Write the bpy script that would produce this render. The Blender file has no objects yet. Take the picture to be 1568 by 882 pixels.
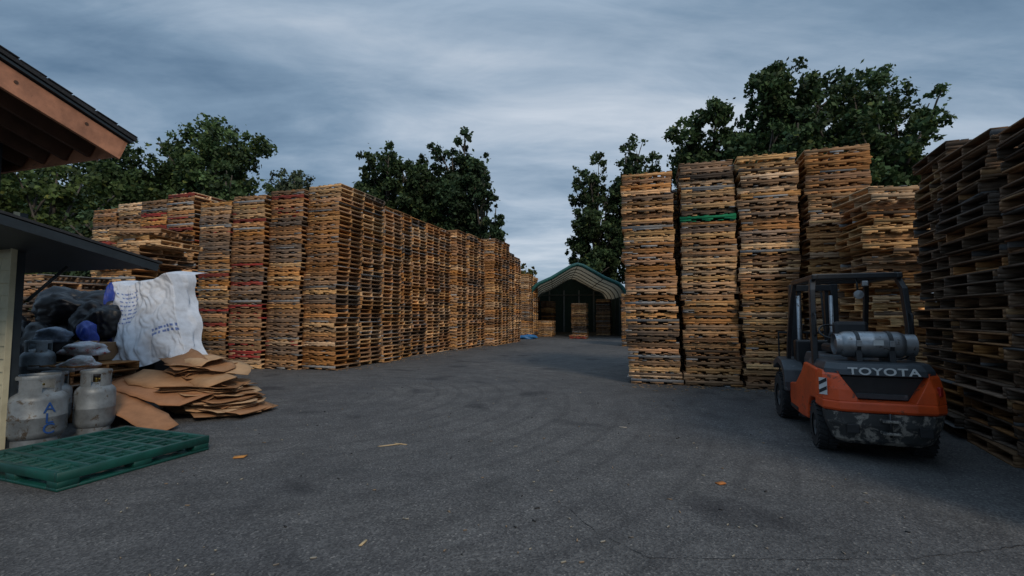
import bpy, math, random
import numpy as np
from mathutils import Vector, Matrix, noise
D=bpy.data
scene=bpy.context.scene
COL=scene.collection
rng=np.random.default_rng(7)
random.seed(7)

# ---------------------------------------------------------------- helpers
def mesh_np(name,V,F,cols=None,mat=None,smooth=False):
    V=np.asarray(V,dtype=np.float32).reshape(-1,3)
    F=np.asarray(F,dtype=np.int32)
    k=F.shape[1]
    me=D.meshes.new(name)
    me.vertices.add(len(V)); me.vertices.foreach_set('co',V.ravel())
    me.loops.add(F.size); me.loops.foreach_set('vertex_index',F.ravel())
    me.polygons.add(len(F))
    me.polygons.foreach_set('loop_start',np.arange(0,F.size,k,dtype=np.int32))
    try: me.polygons.foreach_set('loop_total',np.full(len(F),k,dtype=np.int32))
    except Exception: pass
    if cols is not None:
        c=np.ones((len(V),4),dtype=np.float32); c[:,:3]=cols
        a=me.color_attributes.new('Col','FLOAT_COLOR','POINT'); a.data.foreach_set('color',c.ravel())
    me.update(calc_edges=True); me.validate()
    if smooth: me.polygons.foreach_set('use_smooth',np.ones(len(F),dtype=bool))
    if mat: me.materials.append(mat)
    return me
def obj(name,me,parent=None,loc=(0,0,0),rot=(0,0,0)):
    o=D.objects.new(name,me); COL.objects.link(o)
    o.location=loc; o.rotation_euler=rot
    if parent: o.parent=parent
    return o
def mk(name,verts,faces,mat,parent=None,loc=(0,0,0),rot=(0,0,0),smooth=False,bevel=0,segs=2):
    me=D.meshes.new(name); me.from_pydata([tuple(v) for v in verts],[],[tuple(f) for f in faces]); me.update()
    if mat: me.materials.append(mat)
    if smooth:
        for p in me.polygons: p.use_smooth=True
    o=obj(name,me,parent,loc,rot)
    if bevel>0:
        m=o.modifiers.new('b','BEVEL'); m.width=bevel; m.segments=segs; m.limit_method='ANGLE'; m.angle_limit=math.radians(35)
    return o
def empty(name,loc=(0,0,0),rz=0):
    o=D.objects.new(name,None); COL.objects.link(o); o.location=loc; o.rotation_euler=(0,0,rz); o.empty_display_size=.2
    return o
SG=np.array([[x,y,z] for x in(-1,1) for y in(-1,1) for z in(-1,1)],dtype=np.float32)*.5
BF=np.array([[0,1,3,2],[4,6,7,5],[0,4,5,1],[2,3,7,6],[0,2,6,4],[1,5,7,3]],dtype=np.int32)
def boxes_mesh(C,S):
    C=np.asarray(C,dtype=np.float32);S=np.asarray(S,dtype=np.float32)
    V=C[:,None,:]+SG[None]*S[:,None,:]
    F=BF[None]+(np.arange(len(C))*8)[:,None,None]
    return V.reshape(-1,3),F.reshape(-1,4)
def box(parent,name,c,s,mat,bevel=.015,rot=(0,0,0)):
    V=SG*np.array(s)
    return mk(name,V.tolist(),BF.tolist(),mat,parent,loc=c,rot=rot,bevel=bevel)
def prism(parent,name,pts,axis,a,b,mat,bevel=.012):
    n=len(pts);V=[]
    for t in(a,b):
        for p in pts:
            if axis=='x':V.append((t,p[0],p[1]))
            elif axis=='y':V.append((p[0],t,p[1]))
            else:V.append((p[0],p[1],t))
    F=[list(range(n))[::-1],list(range(n,2*n))]+[[i,(i+1)%n,n+(i+1)%n,n+i] for i in range(n)]
    o=mk(name,V,F,mat,parent,bevel=0)
    import bmesh
    bm=bmesh.new();bm.from_mesh(o.data);bmesh.ops.recalc_face_normals(bm,faces=bm.faces);bm.to_mesh(o.data);bm.free()
    if bevel:
        m=o.modifiers.new('b','BEVEL');m.width=bevel;m.segments=2;m.limit_method='ANGLE';m.angle_limit=math.radians(35)
    return o
def tube_data(pts,rad,n=8,caps=True):
    pts=[Vector(p) for p in pts];V=[];F=[]
    if not hasattr(rad,'__len__'): rad=[rad]*len(pts)
    up=Vector((0.13,0.07,1)).normalized()
    for i,p in enumerate(pts):
        t=(pts[min(i+1,len(pts)-1)]-pts[max(i-1,0)]).normalized()
        s=t.cross(up)
        if s.length<.08: s=t.cross(Vector((1,0,0)))
        s.normalize(); w=s.cross(t).normalized()
        for k in range(n):
            a=2*math.pi*k/n
            V.append(p+(s*math.cos(a)+w*math.sin(a))*rad[i])
    for i in range(len(pts)-1):
        for k in range(n):
            F.append((i*n+k,i*n+(k+1)%n,(i+1)*n+(k+1)%n,(i+1)*n+k))
    if caps:
        F.append(tuple(range(n))[::-1]); F.append(tuple((len(pts)-1)*n+k for k in range(n)))
    return V,F
def tube(parent,name,pts,r,mat,n=10,smooth=True):
    V,F=tube_data(pts,r,n); o=mk(name,V,F,mat,parent,smooth=smooth)
    return o
def lathe(parent,name,prof,mat,n=32,loc=(0,0,0),rot=(0,0,0),smooth=True):
    V=[];F=[]
    for r,z in prof:
        for k in range(n):
            a=2*math.pi*k/n;V.append((r*math.cos(a),r*math.sin(a),z))
    for i in range(len(prof)-1):
        for k in range(n):F.append((i*n+k,i*n+(k+1)%n,(i+1)*n+(k+1)%n,(i+1)*n+k))
    o=mk(name,V,F,mat,parent,loc=loc,rot=rot,smooth=smooth)
    m=o.modifiers.new('e','EDGE_SPLIT');m.split_angle=math.radians(40)
    return o

# ---------------------------------------------------------------- materials
def nt(name):
    m=D.materials.new(name);m.use_nodes=True
    N=m.node_tree.nodes;L=m.node_tree.links
    return m,N,L,N['Principled BSDF']
def ramp(N,L,src,stops):
    r=N.new('ShaderNodeValToRGB')
    while len(r.color_ramp.elements)<len(stops): r.color_ramp.elements.new(.5)
    for e,(p,c) in zip(r.color_ramp.elements,stops):
        e.position=p;e.color=(*c,1) if len(c)==3 else c
    L.new(src,r.inputs[0]);return r
def noise_n(N,L,scale,detail=4,rough=.6,vec=None,dist=0):
    n=N.new('ShaderNodeTexNoise');n.inputs['Scale'].default_value=scale;n.inputs['Detail'].default_value=detail
    n.inputs['Roughness'].default_value=rough;n.inputs['Distortion'].default_value=dist
    if vec is not None:L.new(vec,n.inputs['Vector'])
    return n
def mixc(N,L,mode,fac,a,b):
    m=N.new('ShaderNodeMix');m.data_type='RGBA';m.blend_type=mode
    for sock,v in((m.inputs[0],fac),(m.inputs[6],a),(m.inputs[7],b)):
        if isinstance(v,bpy.types.NodeSocket): L.new(v,sock)
        elif isinstance(v,(int,float)): sock.default_value=v
        else: sock.default_value=(*v,1)
    return m.outputs[2]
def math_n(N,L,op,a,b=0,c=None,clamp=False):
    m=N.new('ShaderNodeMath');m.operation=op;m.use_clamp=clamp
    for i,v in enumerate((a,b)+((c,) if c is not None else ())):
        if isinstance(v,bpy.types.NodeSocket):L.new(v,m.inputs[i])
        else:m.inputs[i].default_value=v
    return m.outputs[0]
def bump(N,L,h,strength,dist,bsdf):
    b=N.new('ShaderNodeBump');b.inputs['Strength'].default_value=strength;b.inputs['Distance'].default_value=dist
    L.new(h,b.inputs['Height']);L.new(b.outputs[0],bsdf.inputs['Normal'])
def simple(name,col,rough=.6,metal=0,var=.35,scale=6,bmp=.0,dirt=None,spec=.5):
    m,N,L,B=nt(name)
    tc=N.new('ShaderNodeTexCoord');n=noise_n(N,L,scale,5,.65,tc.outputs['Object'])
    lo=tuple(max(0,c*(1-var)) for c in col);hi=tuple(min(1,c*(1+var*.6)) for c in col)
    r=ramp(N,L,n.outputs[0],[(.3,lo),(.7,hi)]);out=r.outputs[0]
    if dirt:
        n2=noise_n(N,L,dirt[1],7,.75,tc.outputs['Object'],.4)
        f=ramp(N,L,n2.outputs[0],[(dirt[2],(0,0,0)),(dirt[2]+.06,(1,1,1))])
        out=mixc(N,L,'MIX',f.outputs[0],out,dirt[0])
    L.new(out,B.inputs['Base Color'])
    B.inputs['Roughness'].default_value=rough;B.inputs['Metallic'].default_value=metal
    B.inputs['Specular IOR Level'].default_value=spec
    if bmp: bump(N,L,n.outputs[0],bmp,.01,B)
    return m
def attr_mat(name,rough=.8,scale=9,lo=.62,hi=1.2,stretch=(1,1,1),bmp=.25,trans=0,spec=.3,detail=5):
    m,N,L,B=nt(name)
    a=N.new('ShaderNodeAttribute');a.attribute_name='Col'
    c=a.outputs['Color']
    if scale:
        tc=N.new('ShaderNodeTexCoord');mp=N.new('ShaderNodeMapping');mp.inputs['Scale'].default_value=stretch
        L.new(tc.outputs['Object'],mp.inputs[0])
        n=noise_n(N,L,scale,detail,.7,mp.outputs[0])
        r=ramp(N,L,n.outputs[0],[(.28,(lo,)*3),(.72,(hi,)*3)])
        c=mixc(N,L,'MULTIPLY',1.0,c,r.outputs[0])
        if bmp:bump(N,L,n.outputs[0],bmp,.006,B)
    L.new(c,B.inputs['Base Color']);B.inputs['Roughness'].default_value=rough
    B.inputs['Specular IOR Level'].default_value=spec
    if trans:
        t=N.new('ShaderNodeBsdfTranslucent');L.new(c,t.inputs[0])
        ms=N.new('ShaderNodeMixShader');ms.inputs[0].default_value=trans
        L.new(B.outputs[0],ms.inputs[1]);L.new(t.outputs[0],ms.inputs[2])
        L.new(ms.outputs[0],N['Material Output'].inputs[0])
    return m
M_wood=attr_mat('weathered_wood',scale=9,lo=.48,hi=1.30,stretch=(1,1,5),bmp=0,detail=5)
M_leaf=attr_mat('leaves',rough=.6,scale=0,bmp=0,trans=.22,spec=.2)
M_bark=simple('bark',(.09,.075,.06),.9,bmp=.6,scale=4)
M_card=attr_mat('cardboard',rough=.85,scale=5,lo=.75,hi=1.12,bmp=.05)
M_cloth=attr_mat('woven_plastic',rough=.5,scale=8,lo=.78,hi=1.08,bmp=.15)

def asphalt():
    m,N,L,B=nt('asphalt')
    tc=N.new('ShaderNodeTexCoord');P=tc.outputs['Object']
    big=noise_n(N,L,.20,4,.6,P,.5);mid=noise_n(N,L,1.9,6,.7,P)
    base=ramp(N,L,big.outputs[0],[(.3,(.072,.070,.070)),(.5,(.098,.093,.089)),(.72,(.132,.124,.115))]).outputs[0]
    r2=ramp(N,L,mid.outputs[0],[(.3,(.72,.72,.72)),(.7,(1.2,1.2,1.2))]).outputs[0]
    c=mixc(N,L,'MULTIPLY',1,base,r2)
    v=N.new('ShaderNodeTexVoronoi');v.inputs['Scale'].default_value=70;L.new(P,v.inputs['Vector'])
    rv=ramp(N,L,v.outputs['Color'],[(.0,(.45,.45,.46)),(.5,(.92,.92,.92)),(.86,(1.45,1.45,1.42)),(1,(2.8,2.7,2.5))]).outputs[0]
    c=mixc(N,L,'MULTIPLY',1,c,rv)
    st=noise_n(N,L,.8,2,.45,P,.3)
    rs=ramp(N,L,st.outputs[0],[(.61,(1,1,1)),(.71,(.5,.5,.52))]).outputs[0]
    c=mixc(N,L,'MULTIPLY',1,c,rs)
    mp=N.new('ShaderNodeMapping');mp.inputs['Location'].default_value=(4.5,-9.5,0);L.new(P,mp.inputs[0])
    w=N.new('ShaderNodeTexWave');w.wave_type='RINGS';w.rings_direction='Z';w.inputs['Scale'].default_value=.7
    w.inputs['Distortion'].default_value=4.5;w.inputs['Detail'].default_value=2;w.inputs['Detail Scale'].default_value=.22
    L.new(mp.outputs[0],w.inputs['Vector'])
    rm=ramp(N,L,big.outputs[0],[(.40,(0,0,0)),(.56,(.9,.9,.9))]).outputs[0]
    rw=ramp(N,L,w.outputs[0],[(.78,(1,1,1)),(.97,(.78,.78,.79))]).outputs[0]
    c=mixc(N,L,'MULTIPLY',rm,c,rw)
    L.new(c,B.inputs['Base Color']);B.inputs['Roughness'].default_value=.82;B.inputs['Specular IOR Level'].default_value=.3
    bump(N,L,v.outputs['Distance'],.5,.012,B)
    return m
M_asph=asphalt()

# ---------------------------------------------------------------- world
w=D.worlds.new('World');scene.world=w;w.use_nodes=True
N=w.node_tree.nodes;L=w.node_tree.links
for n in list(N):N.remove(n)
out=N.new('ShaderNodeOutputWorld')
sun_dir=Vector((.36,-.78,.62)).normalized()
sky=N.new('ShaderNodeTexSky');sky.sky_type='NISHITA';sky.sun_disc=False
sky.sun_elevation=math.asin(sun_dir.z);sky.sun_rotation=math.atan2(sun_dir.x,sun_dir.y)
b1=N.new('ShaderNodeBackground');b1.inputs[1].default_value=.08;L.new(sky.outputs[0],b1.inputs[0])
tc=N.new('ShaderNodeTexCoord');sep=N.new('ShaderNodeSeparateXYZ');L.new(tc.outputs['Generated'],sep.inputs[0])
z=math_n(N,L,'MAXIMUM',sep.outputs[2],0.0);zz=math_n(N,L,'ADD',z,.20)
cx=math_n(N,L,'DIVIDE',sep.outputs[0],zz);cy=math_n(N,L,'DIVIDE',sep.outputs[1],zz)
cb=N.new('ShaderNodeCombineXYZ');L.new(cx,cb.inputs[0]);L.new(cy,cb.inputs[1])
mp=N.new('ShaderNodeMapping');mp.inputs['Rotation'].default_value=(0,0,-.45);mp.inputs['Scale'].default_value=(.6,1.5,1);mp.inputs['Location'].default_value=(2.3,.9,0)
L.new(cb.outputs[0],mp.inputs[0])
n1=noise_n(N,L,.85,7,.55,mp.outputs[0],.5);n2=noise_n(N,L,2.6,6,.6,mp.outputs[0],.4)
s=math_n(N,L,'MULTIPLY',n2.outputs[0],.42);s=math_n(N,L,'ADD',math_n(N,L,'MULTIPLY',n1.outputs[0],.80),s)
dot=N.new('ShaderNodeVectorMath');dot.operation='DOT_PRODUCT';L.new(tc.outputs['Generated'],dot.inputs[0]);dot.inputs[1].default_value=Vector((.20,1,.26)).normalized()
gl=math_n(N,L,'MULTIPLY',math_n(N,L,'POWER',math_n(N,L,'MAXIMUM',dot.outputs['Value'],0),6),.17)
s=math_n(N,L,'ADD',s,gl)
rc=ramp(N,L,s,[(.47,(.115,.195,.30)),(.61,(.21,.31,.43)),(.75,(.37,.47,.59)),(.92,(.62,.69,.78))])
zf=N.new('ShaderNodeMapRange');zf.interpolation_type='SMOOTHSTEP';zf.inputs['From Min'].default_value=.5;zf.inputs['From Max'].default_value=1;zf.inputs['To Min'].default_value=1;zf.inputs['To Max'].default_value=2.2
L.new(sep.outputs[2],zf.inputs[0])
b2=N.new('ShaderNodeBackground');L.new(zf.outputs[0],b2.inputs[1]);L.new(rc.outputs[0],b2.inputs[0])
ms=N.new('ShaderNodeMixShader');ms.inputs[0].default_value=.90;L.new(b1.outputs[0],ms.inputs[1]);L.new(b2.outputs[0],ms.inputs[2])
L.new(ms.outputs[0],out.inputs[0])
sl=D.lights.new('sun','SUN');sl.energy=1.5;sl.angle=math.radians(14);sl.color=(1,.86,.70)
so=obj('sun',sl);so.rotation_euler=sun_dir.to_track_quat('Z','Y').to_euler()

# ---------------------------------------------------------------- ground
mk('asphalt_ground',[(-400,-100,0),(400,-100,0),(400,600,0),(-400,600,0)],[(0,1,2,3)],M_asph)
M_crack=simple('crack_filler',(.018,.018,.019),.9)
def crack(pts,wd,seed):
    r=random.Random(seed);P=[]
    for i in range(len(pts)-1):
        a_=Vector(pts[i]);b_=Vector(pts[i+1]);n=int((b_-a_).length/.06)+1
        for k in range(n):P.append(a_.lerp(b_,k/n))
    P.append(Vector(pts[-1]));V=[];F=[]
    for i,p in enumerate(P):
        t=(P[min(i+1,len(P)-1)]-P[max(i-1,0)]).normalized();nrm=Vector((-t.y,t.x))
        q=p+nrm*(r.uniform(-.012,.012)+.05*noise.noise(Vector((p.x*1.3,p.y*1.3,seed))))
        h=wd*r.uniform(.3,1)*(.3+.7*abs(noise.noise(Vector((p.x*3,p.y*3,seed+5))))*2)
        V+=[(q.x-nrm.x*h,q.y-nrm.y*h,.004),(q.x+nrm.x*h,q.y+nrm.y*h,.004)]
    F=[(2*i,2*i+1,2*i+3,2*i+2) for i in range(len(P)-1)]
    mk('pavement_crack',V,F,M_crack)
crack([(1.75,3.22),(2.6,3.18),(3.7,3.42),(5.5,3.6)],.006,1)
crack([(.45,4.1),(.62,3.6),(.9,3.2),(1.75,3.22)],.004,2)
crack([(-3.0,12.5),(-.5,11.5),(1.0,11.9),(2.6,11.0)],.007,3)

# ---------------------------------------------------------------- pallets
PAL=np.array([(.56,.30,.125),(.46,.215,.078),(.34,.20,.11),(.70,.42,.195),(.22,.145,.095),(.50,.235,.080),(.14,.09,.055)])
PW=dict(warm=[.24,.21,.15,.17,.10,.10,.03],dark=[.05,.12,.26,.02,.27,.08,.20],orange=[.26,.25,.08,.18,.05,.16,.02],light=[.28,.15,.08,.40,.04,.05,0])
def base_boxes(Lx,W):
    C=[];S=[];K=[]
    for y in(-W/2+.02,0,W/2-.02):
        C.append((0,y,.0905));S.append((Lx,.04,.062));K.append(0)
        for a,b in((-Lx/2,-.35),(-.17,.17),(.35,Lx/2)):
            C.append(((a+b)/2,y,.0405));S.append((b-a,.039,.038));K.append(0)
    for x,wd in((-Lx/2+.065,.13),(-.30,.10),(0,.10),(.30,.10),(Lx/2-.065,.13)):
        C.append((x,0,.0108));S.append((wd,W,.0195));K.append(1)
    for x,wd in((-Lx/2+.065,.13),(-.40,.10),(-.22,.10),(-.02,.10),(.18,.10),(.38,.10),(Lx/2-.065,.13)):
        C.append((x,0,.1315));S.append((wd,W,.0195));K.append(2)
    return np.array(C),np.array(S),np.array(K)
def pallet_stack(cx,cy,ang,n,seed,tone='warm',jit=.012,lean=(0,0),Lx=1.2,W=1.2,red=0,green=None,wild=None,z0=0,name='pallet_stack',miss=.03,dim=1.0):
    r=np.random.default_rng(seed)
    C0,S0,K=base_boxes(Lx,W);nb=len(C0)
    C=np.repeat(C0[None],n,0).astype(float);S=np.repeat(S0[None],n,0).astype(float)
    brd=K>0
    C[:,brd,0]+=r.normal(0,.010,(n,brd.sum()));C[:,brd,1]+=r.normal(0,.007,(n,brd.sum()))
    S[:,brd,0]*=r.uniform(.8,1.2,(n,brd.sum()))
    for k in range(n):
        q=r.random()
        if q<.42:
            for st_ in range(3):S[k,st_*4+2,0]=.70
        else:
            dx=r.uniform(-.05,.04)
            for st_ in range(3):
                S[k,st_*4+2,0]=.34+2*dx
    for st_ in range(3):
        sl_=slice(st_*4,st_*4+4);C[:,sl_,1]+=r.normal(0,.006,(n,1))
    V=C[:,:,None,:]+SG[None,None]*S[:,:,None,:]
    V[...,0]*=r.uniform(.955,1.02,n)[:,None,None]
    th=r.normal(0,jit*.9,n);off=r.normal(0,jit,(n,2));wander=np.cumsum(r.normal(0,jit*.4,(n,2)),0);off+=wander-wander[:1]
    if wild:
        for k,(dx,dy,dt) in wild.items():
            kk=k if k>=0 else n+k
            off[kk]+=(dx,dy);th[kk]+=dt
    ll=np.array(lean)[None]*np.arange(n)[:,None]/n
    off=off+ll
    c,s=np.cos(th)[:,None,None],np.sin(th)[:,None,None]
    x=V[...,0]*c-V[...,1]*s+off[:,0][:,None,None];y=V[...,0]*s+V[...,1]*c+off[:,1][:,None,None]
    tilt=r.normal(0,.0018,(n,2))
    zc=V[...,2]+(np.arange(n)*.142+z0)[:,None,None]+tilt[:,0][:,None,None]*V[...,0]+tilt[:,1][:,None,None]*V[...,1]
    V=np.stack([x,y,zc],-1)
    p=np.array(PW[tone]);p=p/p.sum()
    bi=[];cur=r.choice(7,p=p)
    for k in range(n):
        if r.random()<.6:cur=r.choice(7,p=p)
        bi.append(cur)
    pc=PAL[bi]*r.uniform(.72,1.25,(n,1))
    lum=pc.mean(1,keepdims=True);sat=r.uniform(.72,1.12,(n,1));pc=lum+(pc-lum)*sat
    pc*=r.uniform(.9,1.08)
    bc=pc[:,None,:]*r.uniform(.6,1.3,(n,nb,1))
    for st_ in range(3):
        bc[:,st_*4:st_*4+4]=bc[:,st_*4:st_*4+1]
    odd=r.random((n,nb))<.12
    bc[odd]=PAL[r.choice(7,odd.sum())]*r.uniform(.7,1.3,(odd.sum(),1))
    gray=r.random((n,nb))<.06;bc[gray]=np.array([.23,.225,.22])*r.uniform(.6,1.7,(gray.sum(),1))
    if red:
        for k in range(n):
            if r.random()<red:
                for b in r.choice(nb,6,replace=False):bc[k,b]=(.38,.05,.04)
                if r.random()<.4: bc[k,0:4]=np.array((.32,.06,.04))*r.uniform(.6,1.2)
    if green is not None:
        bc[green,:]=(.01,.20,.085)
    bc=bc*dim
    keep=np.ones((n,nb),bool);keep[:,brd]=r.random((n,brd.sum()))>miss
    V=V[keep];bc=bc[keep]
    nbx=len(V);F=(BF[None]+(np.arange(nbx)*8)[:,None,None]).reshape(-1,4)
    me=mesh_np(name,V.reshape(-1,3),F,np.repeat(bc,8,0),M_wood)
    return obj(name,me,None,(cx,cy,0),(0,0,ang))
ANG=math.atan2(-.3,.954)
g=Vector((.3,.954)).normalized();a=Vector((.954,-.3)).normalized()
sd=[100]
def at(C,i,j,px=1.22,py=1.26):
    return Vector(C)-a*(.6+px*i)+g*(.6+py*j)
def st(p,n,**k):
    sd[0]+=1
    return pallet_stack(p.x,p.y,k.pop('ang',ANG),n,sd[0],**k)
CL=(-5.25,14.07)
hs=[40,40,39,40,40,40,40,41,41,41,42,42,39,38]
offs=[0,-.04,-.02,-.28,-.33,-.30,-.36,0,.03,-.02,.55,.58,.52,.55]
hidden=None
for j in range(14):
    p=at(CL,0,j)+a*offs[j]
    o=st(p,hs[j],tone='orange' if j%3 else 'warm',jit=.018,ang=ANG+random.uniform(-.02,.02))
    q=at(CL,1,j)+a*(offs[j]-.03)
    if j>0:
        d=hidden if hidden else o
        hidden=d
        obj('pallet_stack',d.data,None,(q.x,q.y,0),(0,0,ANG+math.pi))
st(at(CL,1,0)-g*.22,39,tone='warm',red=.12,ang=ANG+.03)
st(at(CL,2,0)-g*.42,38,tone='warm',red=.45,ang=ANG+.05)
st(at(CL,3,0)-g*.60,37,tone='warm',red=.10,ang=ANG+.05)
CB=(-10.4,15.2)
for i,n in enumerate([40,39,39,38]):
    st(at(CB,i,0),n,tone='orange' if i==0 else 'warm',red=.30 if i<2 else .1)
for j in (1,2):
    st(at(CB,0,j),40,tone='orange')
pallet_stack(-9.2,11.6,ANG+.05,26,300,tone='light',jit=.05,wild={-1:(.25,-.1,.25),-2:(.1,.1,-.1),-3:(.45,0,.1),-4:(-.2,0,.05),-6:(.3,0,.1)})
RR=(2.81,11.43)
def rat(k,j,px=1.275):
    return Vector(RR)+a*(.6+px*k)+g*(.6+1.28*j)
for k,(n,gr,ln,dg) in enumerate([(36,None,(-.16,0),0),(37,27,(-.02,0),0),(37,None,(-.03,-.05),.1),(37,None,(0,0),.15)]):
    p=rat(k,0)-g*dg
    st(p,n,tone=['warm','warm','light','orange'][k],green=gr,lean=ln,jit=.020,ang=ANG+[.0,.02,-.01,.0][k])
for j in (1,2):
    for k in range(4):
        if k==0 or j==1: st(rat(k,j)+a*(.12 if k==0 else 0),36-(k==0),tone='warm')
pallet_stack(7.2,8.95,ANG+.06,28,410,tone='light',jit=.05,wild={-1:(-.05,-.1,.12),-9:(.15,-.1,.1),-10:(-.1,-.15,-.1),-18:(.2,-.15,-.08)},miss=.06)
AD=-math.atan2(.4,.917)
gd=Vector((.4,.917));ad=Vector((.917,-.4))
for k,n in((-2,25),(-1,25),(0,26),(1,28)):
    p=Vector((5.40,5.1))+ad*.6+gd*(.6+1.26*k)
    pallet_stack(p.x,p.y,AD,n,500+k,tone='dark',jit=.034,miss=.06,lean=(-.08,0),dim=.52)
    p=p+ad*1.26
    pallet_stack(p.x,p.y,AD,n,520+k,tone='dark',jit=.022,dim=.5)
st(Vector((6.7,26)),20,tone='warm');st(Vector((7.1,27.3)),20,tone='warm')
for j in range(2): st(Vector((.95+.38*j,36.0+1.26*j)),[34,33][j],tone='light')
st(Vector((-.3,36.4)),34,tone='light')
st(Vector((5.6,38.5)),19,tone='light',jit=.03);st(Vector((2.8,38.5)),9,tone='light');st(Vector((4.9,34.6)),2,tone='orange',red=1.)
st(Vector((8.0,41)),22,tone='dark')
st(Vector((2.0,46)),24,tone='dark');st(Vector((3.6,46.5)),22,tone='dark')

# ---------------------------------------------------------------- fabric shelter
def shelter():
    e=empty('fabric_storage_shelter',(5.05,36.0,0),-.09);e.scale=(1.05,1.05,1.04)
    mf,N,L,B=nt('shelter_fabric')
    tc=N.new('ShaderNodeTexCoord');nn=noise_n(N,L,.8,5,.6,tc.outputs['Object'])
    rr=ramp(N,L,nn.outputs[0],[(.3,(.36,.30,.20)),(.7,(.50,.43,.31))])
    L.new(rr.outputs[0],B.inputs['Base Color']);B.inputs['Roughness'].default_value=.6
    t=N.new('ShaderNodeBsdfTranslucent');L.new(rr.outputs[0],t.inputs[0])
    m2=N.new('ShaderNodeMixShader');m2.inputs[0].default_value=.34
    L.new(B.outputs[0],m2.inputs[1]);L.new(t.outputs[0],m2.inputs[2]);L.new(m2.outputs[0],N['Material Output'].inputs[0])
    mg=simple('teal_tarp_trim',(.012,.10,.09),.55)
    md=simple('dark_green_fabric',(.03,.065,.06),.8)
    ms_=simple('galvanised_pipe',(.16,.17,.17),.4,.5)
    prof=[(-3.5,0),(-3.5,2.9)]
    for t_ in np.linspace(0,1,7)[1:]:
        an=t_*math.radians(62)
        prof.append((-3.5+1.25*(1-math.cos(an)),2.9+1.25*math.sin(an)))
    prof+=[(-1.9,4.42),(-1.1,4.9),(-.4,5.3),(0,5.42)]
    prof=prof+[(-x,z) for x,z in prof[::-1][1:]]
    Ln=13;ys=np.linspace(0,Ln,7);V=[];F=[];n=len(prof)
    for yi,y in enumerate(ys):
        for x,z in prof:V.append((x,y,z))
    def quadrows(r0,r1):
        return [(yi*n+k,yi*n+k+1,(yi+1)*n+k+1,(yi+1)*n+k) for yi in range(len(ys)-1) for k in range(r0,r1)]
    mk('roof_fabric',V,quadrows(2,n-3),mf,e,smooth=True)
    mk('side_fabric',V,quadrows(0,2)+quadrows(n-3,n-1),md,e,smooth=True)
    mk('end_panel',[(x,Ln-.02,z) for x,z in prof],[tuple(range(n))],md,e)
    tube(e,'front_trim',[(x,-.04,z) for x,z in prof],.13,mg,8)
    for i,y in enumerate(np.linspace(.25,Ln-.3,6)):
        tube(e,'frame_hoop',[(x*.965,y,z*.985) for x,z in prof],.04,ms_,6)
    tube(e,'tie_bar',[(-3.0,Ln-.4,3.7),(3.0,Ln-.4,3.7)],.05,ms_,6)
    for x,z in((-1.9,4.35),(0,5.3),(1.9,4.35)):
        tube(e,'purlin',[(x,.2,z),(x,Ln-.3,z)],.025,ms_,6)
    for x in(-2.2,-.75,.75,2.2): box(e,'rear_post',(x,Ln-.2,2.1),(.16,.16,4.2),ms_)
shelter()
def blob(name,loc,scale,mat,seed,amp=.35,freq=1.8,sub=4,parent=None):
    import bmesh
    bm=bmesh.new();bmesh.ops.create_icosphere(bm,subdivisions=sub,radius=1)
    so_=Vector((seed*3.1,seed*1.7,seed*.9))
    for v in bm.verts:
        p=v.co.copy();n_=noise.noise(p*freq+so_)
        cr=0
        for q_,(f_,w_) in enumerate(((1.6,.22),(3.1,.14),(6.0,.08))):
            pp=p*f_*freq+so_*(q_+1)+Vector((noise.noise(p*2+so_),noise.noise(p*2-so_),0))*.6
            dd,_=noise.voronoi(pp)
            cr+=w_*(dd[1]-dd[0])
        v.co=p*(1+amp*n_+amp*1.3*cr-.08)
        if v.co.z<-.7:v.co.z=-.7+(v.co.z+.7)*.2
    me=D.meshes.new(name);bm.to_mesh(me);bm.free()
    for p in me.polygons:p.use_smooth=True
    me.materials.append(mat);o=obj(name,me,parent,loc);o.scale=scale
    return o
M_blue=simple('blue_tarp',(.02,.14,.34),.5);M_bag=simple('black_plastic',(.010,.010,.012),.38,var=.4,spec=.4)
M_white=simple('white_plastic',(.5,.5,.52),.5,dirt=((.35,.02,.02),3.0,.54))
blob('blue_tarp_bundle',(1.1,34.0,.12),(.7,.4,.2),M_blue,4)

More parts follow.
